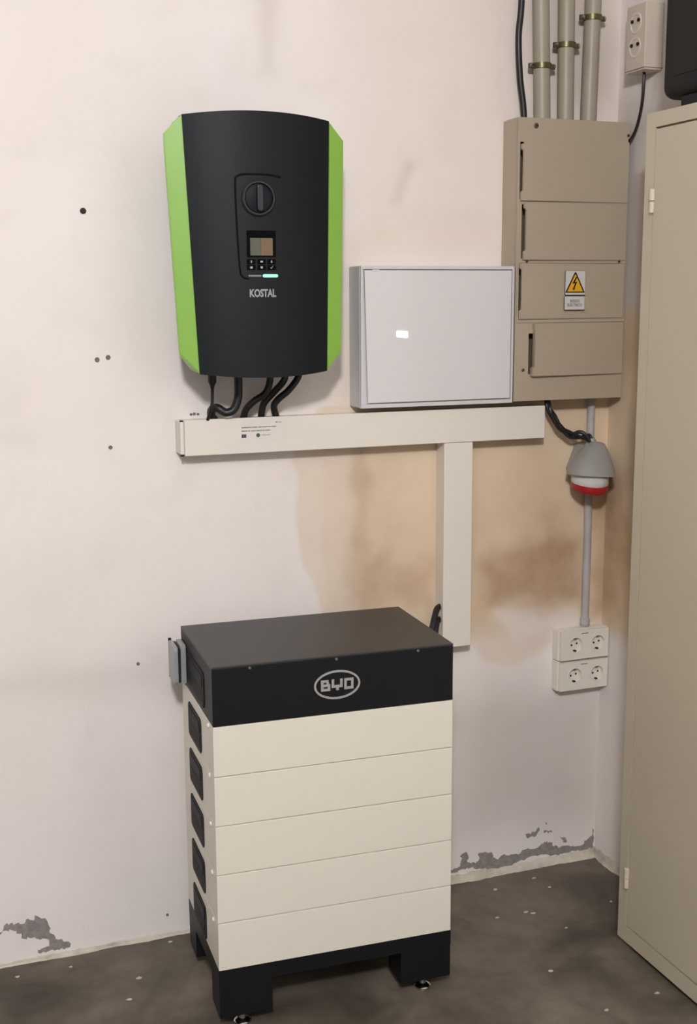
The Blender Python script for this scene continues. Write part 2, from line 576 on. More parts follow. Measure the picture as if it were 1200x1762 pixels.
PEEL = [
    [(-0.456, 0.096), (-0.437, 0.119), (-0.404, 0.109), (-0.389, 0.12), (-0.37, 0.113), (-0.367, 0.127), (-0.338, 0.108), (-0.332, 0.079), (-0.318, 0.051), (-0.279, 0.028), (-0.282, 0.020), (-0.312, 0.020), (-0.357, 0.018), (-0.364, 0.028), (-0.334, 0.033), (-0.341, 0.056), (-0.37, 0.067), (-0.399, 0.068), (-0.415, 0.095), (-0.441, 0.100), (-0.49, 0.071)],
    [(0.70, 0.030), (0.78, 0.045), (0.832, 0.034), (0.849, 0.039), (0.863, 0.053), (0.858, 0.084), (0.879, 0.084), (0.884, 0.063), (0.88, 0.05), (0.909, 0.043), (0.922, 0.058), (0.919, 0.074), (0.961, 0.07), (0.965, 0.052), (0.983, 0.042), (0.997, 0.053), (1.037, 0.049), (1.059, 0.049), (1.066, 0.058), (1.117, 0.056), (1.131, 0.067), (1.168, 0.065), (1.168, 0.054), (1.198, 0.045), (1.243, 0.041), (1.277, 0.039), (1.281, 0.052), (1.303, 0.062), (1.311, 0.086), (1.315, 0.025), (1.289, 0.021), (1.229, 0.023), (1.199, 0.024), (1.169, 0.023), (1.139, 0.031), (1.081, 0.03), (1.045, 0.021), (1.009, 0.012), (0.973, 0.009), (0.959, 0.018), (0.902, 0.029), (0.867, 0.034), (0.839, 0.027), (0.78, 0.022)],
    [(1.075, 0.108), (1.108, 0.109), (1.119, 0.123), (1.123, 0.117), (1.112, 0.098), (1.079, 0.097)],
    [(1.137, 0.108), (1.163, 0.106), (1.167, 0.098), (1.138, 0.101)],
    [(1.194, 0.081), (1.209, 0.075), (1.219, 0.059), (1.214, 0.057), (1.199, 0.072)],
    [(1.142, 0.132), (1.148, 0.134), (1.146, 0.125)],
]
for poly in PEEL:
    o = MB().prism(jag(poly, 0.0045, 6), 'y', 0.0, -0.0018).build('bare_plaster_patch', 'plaster_bare', wall_back, local=True, smooth=False)
    o['label'] = 'grey bare plaster where the paint flaked off'

# drilled holes and wall plugs
for k, (x, z, r, dark) in enumerate([(-0.166, 1.911, 0.0075, 1), (-0.147, 1.556, 0.006, 0), (-0.120, 1.561, 0.006, 0), (-0.123, 1.338, 0.0052, 0), (-0.074, 0.772, 0.0045, 0), (-0.02, 0.06, 0.004, 0), (0.084, 1.4125, 0.0035, 0), (0.0925, 1.4135, 0.004, 0), (0.102, 1.4125, 0.0035, 0)]):
    o = MB().lathe([(r, 0.001), (r * 1.0, -0.0016), (r * 0.75, -0.002), (r * 0.5, -0.0014 if not dark else -0.002), (r * 0.3, -0.0008 if not dark else -0.002)], (x, 0, z), (0, 1, 0), seg=14).build('wall_plug', 'hole' if dark else 'plug_grey', wall_back, local=True)

# ---- other surfaces
# right wall: same plaster, the damp runs round the corner
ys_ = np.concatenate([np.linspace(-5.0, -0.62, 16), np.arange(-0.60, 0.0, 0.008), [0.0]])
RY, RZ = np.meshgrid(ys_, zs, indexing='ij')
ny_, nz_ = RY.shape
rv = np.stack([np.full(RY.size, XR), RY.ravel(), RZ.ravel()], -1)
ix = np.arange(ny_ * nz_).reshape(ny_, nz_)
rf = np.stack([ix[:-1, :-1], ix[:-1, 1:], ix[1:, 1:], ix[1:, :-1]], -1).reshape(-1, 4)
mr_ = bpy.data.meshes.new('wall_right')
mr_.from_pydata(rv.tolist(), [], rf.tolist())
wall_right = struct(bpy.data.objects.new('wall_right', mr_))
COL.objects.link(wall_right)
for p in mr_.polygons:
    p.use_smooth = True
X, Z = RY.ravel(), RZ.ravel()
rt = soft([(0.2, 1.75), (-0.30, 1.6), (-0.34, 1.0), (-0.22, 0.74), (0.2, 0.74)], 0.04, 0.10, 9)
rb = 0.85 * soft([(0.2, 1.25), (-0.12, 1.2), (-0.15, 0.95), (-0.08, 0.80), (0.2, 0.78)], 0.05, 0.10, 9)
rshade = 0.45 * soft([(0.2, 2.25), (-0.5, 2.2), (-0.5, 1.35), (0.2, 1.35)], 0.10, 0.15, 5)  # painted shade: darkens the strip between fuse panel and cabinet
for nm, arr in (('damp_tan', rt), ('damp_brown', rb), ('grime_shade', rshade)):
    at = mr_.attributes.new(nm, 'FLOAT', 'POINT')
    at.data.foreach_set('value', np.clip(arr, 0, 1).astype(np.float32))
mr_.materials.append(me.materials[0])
wall_left_added = struct(MB().box(-3.32, -3.2, -5.0, 0.0, 0, ZC).build('wall_left_added', 'wall_added_dark', smooth=False))  # unseen wall added to close off left light, kept dark against bounce
ceiling = struct(MB().box(-3.2, XR + 0.12, -5.0, 0.0, ZC, ZC + 0.1).build('ceiling', 'ceiling_white', smooth=False))


def floor_material():
    m = bpy.data.materials.new('floor_concrete')
    m.use_nodes = True
    nt = m.node_tree
    b = nt.nodes['Principled BSDF']
    tc = nt.nodes.new('ShaderNodeTexCoord')
    def noise(sc, det, dist=0.0):
        n = nt.nodes.new('ShaderNodeTexNoise')
        n.inputs['Scale'].default_value = sc
        n.inputs['Detail'].default_value = det
        n.inputs['Distortion'].default_value = dist
        nt.links.new(tc.outputs['Object'], n.inputs['Vector'])
        return n.outputs['Fac']
    def ramp(fac, a, c, p0, p1):
        r = nt.nodes.new('ShaderNodeValToRGB')
        r.color_ramp.elements[0].position = p0
        r.color_ramp.elements[0].color = a
        r.color_ramp.elements[1].position = p1
        r.color_ramp.elements[1].color = c
        nt.links.new(fac, r.inputs[0])
        return r.outputs[0]
    big = ramp(noise(3.2, 5, 0.8), lin((62, 56, 48)), lin((124, 115, 102)), 0.30, 0.70)
    mx = nt.nodes.new('ShaderNodeMix')
    mx.data_type = 'RGBA'
    mx.blend_type = 'MULTIPLY'
    mx.inputs[0].default_value = 0.4
    nt.links.new(big, mx.inputs[6])
    nt.links.new(ramp(noise(22, 8, 0.3), (0.55, 0.54, 0.52, 1), (1, 1, 1, 1), 0.32, 0.62), mx.inputs[7])
    mx2 = nt.nodes.new('ShaderNodeMix')
    mx2.data_type = 'RGBA'
    nt.links.new(ramp(noise(48, 3), (0, 0, 0, 1), (1, 1, 1, 1), 0.76, 0.80), mx2.inputs[0])
    nt.links.new(mx.outputs[2], mx2.inputs[6])
    mx2.inputs[7].default_value = lin((140, 132, 120))
    nt.links.new(mx2.outputs[2], b.inputs['Base Color'])
    b.inputs['Roughness'].default_value = 0.55
    b.inputs['Specular IOR Level'].default_value = 0.35
    bp = nt.nodes.new('ShaderNodeBump')
    bp.inputs['Strength'].default_value = 0.2
    bp.inputs['Distance'].default_value = 0.004
    nt.links.new(noise(30, 6), bp.inputs['Height'])
    nt.links.new(bp.outputs[0], b.inputs['Normal'])
    return m


floor = struct(MB().box(-3.2, XR + 0.12, -5.0, 0.0, -0.1, 0.0).build('floor', floor_material(), smooth=False))


# rough mortar fillet where the walls meet the floor
def fillet(name, along, a0, a1, h, d):
    n = int((a1 - a0) / 0.012)
    v, f = [], []
    for i in range(n + 1):
        a = a0 + (a1 - a0) * i / n
        hh = h * (0.75 + 0.6 * float(fbm(np.array([a * 14.0]), np.array([3.3 + h]))[0]) + 0.25 * random.random())
        dd = d * (0.8 + 0.9 * float(fbm(np.array([a * 11.0]), np.array([9.1 + d]))[0]) + 0.2 * random.random())
        if along == 'x' and a < 0.3:
            hh, dd = hh * 0.5, dd * 0.6
        pr = [(0, hh), (-0.0035, hh * 0.85), (-dd * 0.45, hh * 0.3), (-dd, 0.0004), (0, 0.0004)]
        for (o_, z) in pr:
            v.append((a, o_, z) if along == 'x' else (XR + o_, a, z))
    for i in range(n):
        for k in range(4):
            p = i * 5 + k
            f.append((p, p + 5, p + 6, p + 1))
    m_ = bpy.data.meshes.new(name)
    m_.from_pydata(v, [], f)
    bm = bmesh.new()
    bm.from_mesh(m_)
    bmesh.ops.recalc_face_normals(bm, faces=bm.faces[:])
    bm.to_mesh(m_)
    bm.free()
    o = bpy.data.objects.new(name, m_)
    COL.objects.link(o)
    finish(o, 'mortar')
    return struct(o)


fillet('trim_1', 'x', -3.2, XR, 0.022, 0.022)
fillet('trim_2', 'y', -5.0, -0.002, 0.030, 0.016)

# ================================================================== CEILING LAMP (lights the room, above the frame)
def ceiling_lamp(label):
    x, y, z = LAMP_POS
    t = thing('fluorescent_lamp', (x, y, ZC), label, 'lamp')
    MB().box(x - 0.30, x + 0.30, y - 0.15, y + 0.15, z + 0.02, ZC, 0.008).build('housing', 'lamp_metal', t)
    for k in (-1.5, -0.5, 0.5, 1.5):
        MB().tube([(x - 0.27, y + k * 0.07, z), (x + 0.27, y + k * 0.07, z)], 0.013, smooth=1).build('tube', 'tube_glow', t)
    for s in (-1, 1):
        MB().box(x + s * 0.282 - 0.01, x + s * 0.282 + 0.01, y - 0.14, y + 0.14, z - 0.016, z + 0.022, 0.003).build('tube_holder', 'lamp_metal', t)
    li = bpy.data.lights.new('lamp_light', 'POINT')      # bare tubes shine all round
    li.shadow_soft_size = 0.16
    li.energy = LAMP_POWER
    li.color = LAMP_COLOR
    lo = bpy.data.objects.new('lamp_light', li)
    COL.objects.link(lo)
    lo.parent = t
    lo.location = (0, 0, z - 0.20 - ZC)


ceiling_lamp('white four tube fluorescent lamp on the ceiling')

# unseen glowing lamp added on the right wall for a highlight: its mirror image sits on the white box door
t = thing('highlight_lamp', (XR, -1.66, 1.555), 'small unseen lamp added beyond the cabinet for the white box highlight', 'lamp')
MB().box(XR - 0.018, XR, -1.74, -1.58, 1.525, 1.587, 0.004).build('case', 'lamp_metal', t)  # case of the added highlight lamp
MB().box(XR - 0.021, XR - 0.0175, -1.712, -1.605, 1.543, 1.568).build('lens', 'highlight_glow', t)

# ================================================================== INVERTER
ZT, ZB = 2.116, 1.526


def inv_lerp(z):
    return (z - ZB) / (ZT - ZB)


def inv_edge(z):
    """dark cover's left and right edge at height z"""
    q = inv_lerp(z)
    return 0.0615 + (0.035 - 0.0615) * q, 0.381 + (0.391 - 0.381) * q


def inv_y(x, z):
    l, r = inv_edge(z)
    s = (2 * x - l - r) / (r - l)
    return -0.200 - 0.040 * (1 - s * s)


def inverter():
    t = thing('solar_inverter', (0.215, 0, 1.5), 'dark grey solar inverter with bright green side panels on the wall', 'inverter')
    MB().box(0.088, 0.372, -0.17, 0.0, 1.545, 2.07, 0.01).build('body', 'dark_body', t)
    # curved front cover
    N = 20
    v, f = [], []
    for i in range(N + 1):
        s = -1 + 2 * i / N
        top, bot = ZT + 0.010 * (1 - s * s), ZB - 0.010 * (1 - s * s)
        col = []
        for (z, k) in ((top, 0), (top, 1), (bot, 1), (bot, 0)):
            l, r = inv_edge(z)
            x = (l + r) / 2 + s * (r - l) / 2
            col.append((x, -0.165 if k == 0 else inv_y(x, z), z))
        # vertical subdivisions on the front
        fr = [tuple(np.array(col[1]) * (1 - q) + np.array(col[2]) * q) for q in (0, .25, .5, .75, 1)]
        v += [col[0]] + fr + [col[3]]
    K = 7
    for i in range(N):
        for k in range(K - 1):
            a = i * K + k
            f.append((a, a + 1, a + K + 1, a + K))
        f.append((i * K + K - 1, i * K, i * K + K, i * K + 2 * K - 1))
    f.append(tuple(range(K)))
    f.append(tuple(range(N * K + K - 1, N * K - 1, -1)))
    b = bmesh.new()
    V = [b.verts.new(p) for p in v]
    for q in f:
        b.faces.new([V[i] for i in q])
    bmesh.ops.recalc_face_normals(b, faces=b.faces[:])
    m = MB()
    m.bm.free()
    m.bm = b
    cover = m.build('front_cover', 'dark_cover', t)
    # green side panels with cut corners
    for s, d0, o0, o1, d1 in ((-1, (0.035, ZT), (-0.006, 2.074), (0.017, 1.572), (0.0615, ZB)), (1, (0.391, ZT), (0.434, 2.074), (0.425, 1.572), (0.381, ZB))):
        b = bmesh.new()
        pts = [d0, o0, o1, d1]
        ys = [-0.199, -0.185, -0.185, -0.199]
        ins = 0.012 * s
        inner = [(d0[0] - 2 * ins, d0[1]), d0]
        A = [b.verts.new((p[0], y, p[1])) for p, y in zip(pts, ys)]
        B = [b.verts.new((p[0] - (0.018 * s if k in (1, 2) else 0), -0.10, p[1] - (0.006 if k < 2 else -0.006))) for k, p in enumerate(pts)]
        b.faces.new(A)
        b.faces.new(B[::-1])
        for i in range(4):
            b.faces.new((A[i], B[i], B[(i + 1) % 4], A[(i + 1) % 4]))
        bmesh.ops.recalc_face_normals(b, faces=b.faces[:])
        ed = [e for e in b.edges if all(abs(v_.co.y) > 0.18 for v_ in e.verts)]
        bmesh.ops.bevel(b, geom=ed, offset=0.0025, segments=2, affect='EDGES')
        m = MB()
        m.bm.free()
        m.bm = b
        o = m.build('side_panel', 'green', t)
        o['label'] = 'bright green side panel with cut corners'
    # groove round the control field
    gp = [(0.256, 1.980), (0.23, 1.984), (0.20, 1.985), (0.165, 1.984), (0.152, 1.979), (0.148, 1.967), (0.149, 1.90), (0.152, 1.82), (0.156, 1.765), (0.162, 1.752), (0.176, 1.747)]
    m = MB()
    m.tube([(x, inv_y(x, z) + 0.0008, z) for x, z in gp], 0.0027, seg=8, smooth=4)
    m.build('groove', 'groove_black', cover)
    # rotary switch
    kx, kz = 0.201, 1.931
    ky = inv_y(kx, kz)
    sw = MB().lathe([(0.041, 0.002), (0.041, -0.004), (0.038, -0.007), (0.035, -0.007), (0.033, -0.002), (0.0325, 0.0)], (kx, ky, kz), (0, 1, 0), seg=36).build('rotary_switch', 'knob_black', t)
    MB().lathe([(0.032, 0.001), (0.032, -0.004), (0.028, -0.006)], (kx, ky, kz), (0, 1, 0), seg=32).build('dial', 'handle_dark', sw)
    MB().prism(round_rect(kx - 0.0065, kx + 0.0065, kz - 0.030, kz + 0.030, 0.006), 'y', ky - 0.003, ky - 0.019, 0.0015).build('grip', 'knob_black', sw)
    # display
    def plate(x0, x1, z0, z1, off, th, mt, name, par, r=0.0015):
        yc = inv_y((x0 + x1) / 2, (z0 + z1) / 2)
        return MB().prism(round_rect(x0, x1, z0, z1, r, 3), 'y', yc - off + th, yc - off).build(name, mt, par)
    dsp = plate(0.172, 0.2415, 1.7975, 1.858, 0.0012, 0.004, 'bezel', 'display', t)
    plate(0.179, 0.2045, 1.801, 1.841, 0.0022, 0.0014, 'screen', 'screen', dsp, 0.0006)
    plate(0.2047, 0.2335, 1.801, 1.841, 0.0022, 0.0014, 'screen_warm', 'screen', dsp, 0.0006)
    ic = {(0, 0): [(0, .0035), (.0025, 0), (0.0009, 0), (.0009, -.0035), (-.0009, -.0035), (-.0009, 0), (-.0025, 0)],
          (1, 0): [(-.003, .002), (.003, .002), (.003, .0006), (0, -.0004), (.003, -.0022), (-.003, -.0022), (0, -.0004), (-.003, .0006)][:3] + [(.003, -.002), (-.003, -.002)],
          (2, 0): [(0, -.0035), (-.0025, 0), (-.0009, 0), (-.0009, .0035), (.0009, .0035), (.0009, 0), (.0025, 0)],
          (0, 1): [(-.003, .0025), (.003, .0025), (.003, -.0025), (-.003, -.0025)],
          (1, 1): [(-.003, .0025), (.003, .0025), (.002, -.0025), (-.002, -.0025)],
          (2, 1): [(.0035, .0035), (-.0006, -.003), (-.0035, -.0006), (-.0028, .0004), (-.0006, -.0014), (.0024, .004)]}
    for i in range(3):
        for j in range(2):
            bx, bz = 0.1815 + 0.0245 * i, 1.787 - 0.0135 * j
            bo = plate(bx - 0.0105, bx + 0.0105, bz - 0.0058, bz + 0.0058, 0.0012, 0.003, 'button', 'button', t)
            yc = inv_y(bx, bz) - 0.0012
            MB().prism([(bx + p, bz + q) for p, q in ic[(i, j)]], 'y', yc, yc - 0.0006).build('symbol', 'icon', bo, smooth=False)
    plate(0.2085, 0.2455, 1.7510, 1.7580, 0.0016, 0.003, 'led', 'status_light', t, 0.0033)
    plate(0.174, 0.2055, 1.7525, 1.7565, 0.0012, 0.003, 'led_off', 'status_bar', t, 0.0015)
    text_obj('brand_lettering', 'KOSTAL', 0.0245, 'logo_grey', t, lambda x, y: (0.208 + x, inv_y(0.208 + x, 1.7135) - 0.0006, 1.7135 + y), bold=0.0009, xscale=0.72, spacing=0.98)
    # cable glands under the body
    for gx in (0.121, 0.188, 0.271, 0.313, 0.351):
        MB().lathe([(0.017, 0.0), (0.017, -0.008), (0.0135, -0.012), (0.0125, -0.02)], (gx, -0.08, 1.549), (0, 0, 1), seg=12).build('cable_gland', 'cable', t)


inverter()

# ---- cables from inverter down into the trunking
YC = -0.08


def cable(name, path, r, label, mt='cable', group=None, seg=12):
    o = MB().tube(path, r, seg=seg, smooth=7).build(name, mt)
    tag(o, label, 'cable', group)
    return o


G = 'cables under the inverter'
t = thing('connector_cable', (0.121, YC, 1.41), 'thin black cable hanging from a plug under the inverter\'s left end', 'cable', G)
MB().lathe([(0.0105, 0.0), (0.0105, -0.034), (0.007, -0.040), (0.0045, -0.05)], (0.121, YC, 1.532), (0, 0, 1), seg=14).build('plug', 'cable', t)
MB().tube([(0.121, YC, 1.49), (0.120, YC, 1.45), (0.116, -0.078, 1.43), (0.112, -0.06, 1.403)], 0.0042, seg=10).build('cord', 'cable', t)
cable('inverter_cable', [(0.188, YC, 1.532), (0.188, YC, 1.49), (0.186, YC, 1.455), (0.175, -0.078, 1.428), (0.155, -0.075, 1.421), (0.137, -0.068, 1.432), (0.127, -0.05, 1.428), (0.128, -0.035, 1.412), (0.137, -0.028, 1.400)], 0.0108, 'thick black cable curling in a loop onto the trunking below the inverter', group=G)
cable('inverter_cable', [(0.271, YC, 1.532), (0.270, YC, 1.495), (0.258, -0.078, 1.466), (0.232, -0.07, 1.447), (0.214, -0.055, 1.425), (0.209, -0.04, 1.398)], 0.0088, 'leftmost of the three black cables slanting from inverter to trunking', group=G)
cable('inverter_cable', [(0.313, YC, 1.532), (0.308, YC, 1.498), (0.285, -0.062, 1.466), (0.264, -0.05, 1.440), (0.259, -0.04, 1.415), (0.259, -0.035, 1.398)], 0.0088, 'middle of the three black cables slanting from inverter to trunking', group=G)
cable('inverter_cable', [(0.351, YC, 1.532), (0.345, YC, 1.503), (0.318, -0.085, 1.472), (0.294, -0.075, 1.450), (0.288, -0.055, 1.430), (0.299, -0.04, 1.398)], 0.0088, 'rightmost of the three black cables slanting from inverter to trunking', group=G)

# ================================================================== TRUNKING
t = thing('cable_trunking', (0.55, 0, 1.314), 'long horizontal white cable trunking under the inverter and boxes', 'trunking')
MB().box(0.046, 1.074, -0.054, 0.0, 1.3165, 1.4015, 0.002).build('channel', 'trunk', t)
lid = MB().box(0.052, 1.0745, -0.061, -0.0535, 1.3135, 1.4045, 0.0025).build('lid', 'trunk', t)
MB().box(0.0415, 0.0508, -0.0585, 0.0, 1.318, 1.4005, 0.002).build('end_cap', 'trunk', t)
for z in (1.3155, 1.4005):
    MB().box(0.0425, 0.0505, -0.0575, -0.048, z - 0.003, z + 0.003, 0.001).build('cap_clip', 'hole', t)
stk = MB().box(0.198, 0.318, -0.0615, -0.0609, 1.339, 1.401).build('notice_sticker', 'sticker_clear', t)
ty = -0.0618


def tl(cx, cz):
    return lambda x, y: (cx + x, ty, cz + y)


# two lines of print too small to read: short strokes in word lengths
for z0_, x_end, words in ((1.3795, 0.294, (0.019, 0.004, 0.015, 0.009, 0.011, 0.006, 0.012)), (1.3705, 0.286, (0.015, 0.005, 0.011, 0.016, 0.004, 0.013))):
    x_ = 0.199
    for w_ in words:
        m = MB()
        q = x_
        while q < min(x_ + w_, x_end):
            m.box(q, q + 0.0009, -0.0619, -0.0614, z0_ - 0.0014, z0_ + random.uniform(0.0010, 0.0022))
            m.box(q, q + 0.0014, -0.0619, -0.0614, z0_ - 0.0002, z0_ + 0.0005)
            q += 0.0017
        m.build('printed_word', 'ink_grey', stk, smooth=False)
        x_ += w_ + 0.0024
MB().box(0.199, 0.211, -0.0621, -0.0614, 1.3535, 1.3625).build('blue_flag', 'eu_blue', stk, smooth=False)
for k in range(8):
    a = 2 * math.pi * k / 8
    cx, cz = 0.205 + 0.0028 * math.cos(a), 1.358 + 0.0028 * math.sin(a)
    MB().box(cx - 0.0005, cx + 0.0005, -0.0624, -0.0620, cz - 0.0005, cz + 0.0005).build('flag_star', 'eu_yellow', stk, smooth=False)
MB().lathe([(0.0052, 0.0), (0.0052, -0.0006)], (0.2425, -0.0615, 1.3588), (0, 1, 0), seg=16).build('green_emblem', 'emblem_green', stk)
MB().box(0.252, 0.275, -0.0619, -0.0614, 1.3582, 1.3594).build('printed_line', 'ink_grey', stk, smooth=False)
MB().box(0.290, 0.2935, -0.0619, -0.0614, 1.3885, 1.392).build('printed_line', 'ink_grey', stk, smooth=False)
MB().box(0.2955, 0.306, -0.0619, -0.0614, 1.3895, 1.3905).build('printed_line', 'ink_grey', stk, smooth=False)

t = thing('cable_trunking', (0.809, 0, 0.737), 'vertical white cable trunking dropping behind the battery stack', 'trunking')
MB().box(0.770, 0.8485, -0.054, 0.0, 0.745, 1.3125, 0.002).build('channel', 'trunk', t)
MB().box(0.766, 0.8525, -0.061, -0.0535, 0.738, 1.3128, 0.0025).build('lid', 'trunk', t)
MB().box(0.828, 0.846, -0.03, -0.002, 0.733, 0.7455, 0.002).build('channel_stub', 'grey_cover', t)

# short black cables leaving the trunking behind the battery
t = thing('cable_pair', (0.75, -0.06, 0.80), 'two short black cables poking out of the vertical trunking above the battery', 'cable')
MB().tube([(0.776, -0.03, 0.852), (0.760, -0.035, 0.846), (0.745, -0.05, 0.825), (0.728, -0.065, 0.795), (0.690, -0.066, 0.725), (0.620, -0.064, 0.660), (0.570, -0.062, 0.560), (0.550, -0.062, 0.35), (0.548, -0.062, 0.12), (0.535, -0.062, 0.03), (0.48, -0.062, 0.0095)], 0.0088, seg=10).build('cord', 'cable', t)
MB().tube([(0.778, -0.03, 0.815), (0.762, -0.035, 0.812), (0.752, -0.045, 0.798), (0.742, -0.055, 0.770), (0.718, -0.045, 0.700), (0.650, -0.041, 0.600), (0.605, -0.041, 0.480), (0.590, -0.041, 0.30), (0.588, -0.041, 0.12), (0.575, -0.041, 0.03), (0.52, -0.041, 0.0095)], 0.0088, seg=10).build('cord', 'cable', t)

# ================================================================== WHITE DISTRIBUTION BOX
t = thing('distribution_box', (0.736, 0, 1.418), 'glossy white square distribution box beside the beige fuse panel', 'box')
MB().box(0.514, 0.9575, -0.076, 0.0, 1.4175, 1.783, 0.005).build('case', 'white_box', t)
m = MB()
m.prism(round_rect(0.514, 0.9575, 1.4175, 1.783, 0.004, 3), 'y', -0.074, -0.078)
m.holed(0.515, 0.9565, 1.4185, 1.782, [(0.5215, 0.9505, 1.4285, 1.7745)], -0.077, -0.0865, 'y')
m.build('front_frame', 'white_box', t)
MB().prism([(0.5245, 1.7715), (0.9475, 1.7715), (0.9475, 1.4315), (0.5335, 1.4315)], 'y', -0.0795, -0.0885, 0.0014).build('door', 'white_door', t)
MB().box(0.545, 0.566, -0.0895, -0.086, 1.7685, 1.7735, 0.001).build('latch', 'white_box', t)

# ================================================================== BEIGE FUSE PANEL
t = thing('fuse_panel', (1.13, 0, 1.421), 'tall beige fuse panel with four doors and electrical warning sign', 'fuse box')
px0, px1, pz0, pz1 = 0.9605, 1.3015, 1.4215, 2.166
m = MB()
m.box(px0, px1, -0.022, 0.0, pz0, pz1, 0.003)
m.holed(px0, px1, pz0, pz1, [(px0 + 0.006, px1 - 0.006, pz0 + 0.006, pz1 - 0.006)], -0.02, -0.0805, 'y')
m.build('case', 'beige_plastic', t)
MB().box(px0 + 0.007, px1 - 0.007, -0.045, -0.024, pz0 + 0.01, pz1 - 0.01).build('mounting_plate', 'beige_inner', t)
slots = [(0.9665, 0.978, 1.957, 2.104), (0.9745, 0.988, 1.803, 1.944), (0.969, 0.979, 1.646, 1.788), (1.003, 1.021, 1.494, 1.604)]
cov = MB().holed(px0, px1, pz0, pz1, slots, -0.0795, -0.0868, 'y').build('front_cover', 'beige_plastic', t)
# proud rim round the third door
MB().holed(0.9635, 1.300, 1.633, 1.795, [(0.9675, 1.2985, 1.640, 1.7915)], -0.0865, -0.0895, 'y').build('door_rim', 'beige_plastic', t)
doors = [(0.972, 1.2995, 1.953, 2.098, 0.0075), (0.9825, 1.2985, 1.799, 1.9465, 0.0085), (0.9735, 1.297, 1.6425, 1.7895, 0.0065), (1.0135, 1.298, 1.4885, 1.6305, 0.0155)]
for k, (x0, x1, z0, z1, th) in enumerate(doors):
    # sides of a door taper to the hinge side on the right; the handle side has cut corners
    c = 0.009
    pts = [(x0 - 0.004, z0), (x1, z0), (x1, z1), (x0 - 0.004 if k != 3 else x0, z1), (x0 - 0.004 if k != 3 else x0, z1 - 0.012), (x0 + 0.002, z1 - 0.018), (x0 + 0.002, z0 + 0.026), (x0 - 0.004, z0 + 0.022)]
    b = bmesh.new()
    d = lambda x: -0.0872 - th * (0.35 + 0.65 * (x1 - x) / (x1 - x0))
    A = [b.verts.new((p[0], -0.0869, p[1])) for p in pts]
    B = [b.verts.new((p[0], d(p[0]), p[1])) for p in pts]
    b.faces.new(A)
    b.faces.new(B[::-1])
    n = len(pts)
    for i in range(n):
        b.faces.new((A[i], B[i], B[(i + 1) % n], A[(i + 1) % n]))
    bmesh.ops.recalc_face_normals(b, faces=b.faces[:])
    ed = [e for e in b.edges if sum(v in B for v in e.verts) == 2]
    bmesh.ops.bevel(b, geom=ed, offset=0.0016, segments=2, affect='EDGES')
    m = MB()
    m.bm.free()
    m.bm = b
    o = m.build('door', 'beige_plastic', t)
    if k == 2:
        sign_door, sign_d = o, d
for (x, z, r) in ((1.012, 2.146, 0.007), (0.991, 1.7955, 0.0045), (1.279, 1.7955, 0.0045), (0.987, 1.506, 0.0045), (1.2965, 2.132, 0.004)):
    s = MB().lathe([(r, 0.001), (r, -0.0025), (r * 0.7, -0.0035)], (x, -0.0866, z), (0, 1, 0), seg=14).build('screw', 'screw', t)
    MB().box(x - r * 0.8, x + r * 0.8, -0.0905, -0.0899, z - 0.0008, z + 0.0008).build('screw_slot', 'hole', s, smooth=False)
# warning sign: two little plates, triangle, flash, words
sy = sign_d(1.14) - 0.0014
def sp(pts, y0, y1, mt, nm):
    return MB().prism(pts, 'y', y0, y1).build(nm, mt, sign_door, smooth=False)
sp(round_rect(1.1045, 1.1675, 1.706, 1.7715, 0.003), sy + 0.003, sy - 0.0004, 'ink_grey', 'sign_border')
sp(round_rect(1.1055, 1.1665, 1.707, 1.7705, 0.0025), sy, sy - 0.0007, 'sign_white', 'sign_plate')
sp(round_rect(1.1035, 1.1675, 1.666, 1.7035, 0.003), sy + 0.003, sy - 0.0004, 'ink_grey', 'sign_border')
sp(round_rect(1.1048, 1.1662, 1.6673, 1.7022, 0.0025), sy, sy - 0.0007, 'sign_white', 'sign_plate')
cx = 1.1355
sp([(cx - 0.0305, 1.7125), (cx + 0.0305, 1.7125), (cx + 0.002, 1.767), (cx - 0.002, 1.767)], sy, sy - 0.0011, 'ink_black', 'triangle_edge')
sp([(cx - 0.0245, 1.7155), (cx + 0.0245, 1.7155), (cx + 0.001, 1.7608), (cx - 0.001, 1.7608)], sy, sy - 0.0015, 'sign_yellow', 'triangle')
sp([(cx + 0.002, 1.7555), (cx - 0.009, 1.7365), (cx - 0.001, 1.7375), (cx - 0.0062, 1.7245), (cx - 0.0085, 1.7255), (cx - 0.006, 1.7185), (cx + 0.0002, 1.7235), (cx - 0.0025, 1.7237), (cx + 0.0055, 1.7415), (cx - 0.002, 1.7405), (cx + 0.0055, 1.7535)], sy, sy - 0.0019, 'ink_black', 'flash')
for s_, z_ in (('RIESGO', 1.6895), ('EL\u00c9CTRICO', 1.679)):
    text_obj('sign_lettering', s_, 0.0105, 'ink_grey', sign_door, lambda x, y, z_=z_: (cx + x, sy - 0.0012, z_ + y), bold=0.0003, xscale=0.85)

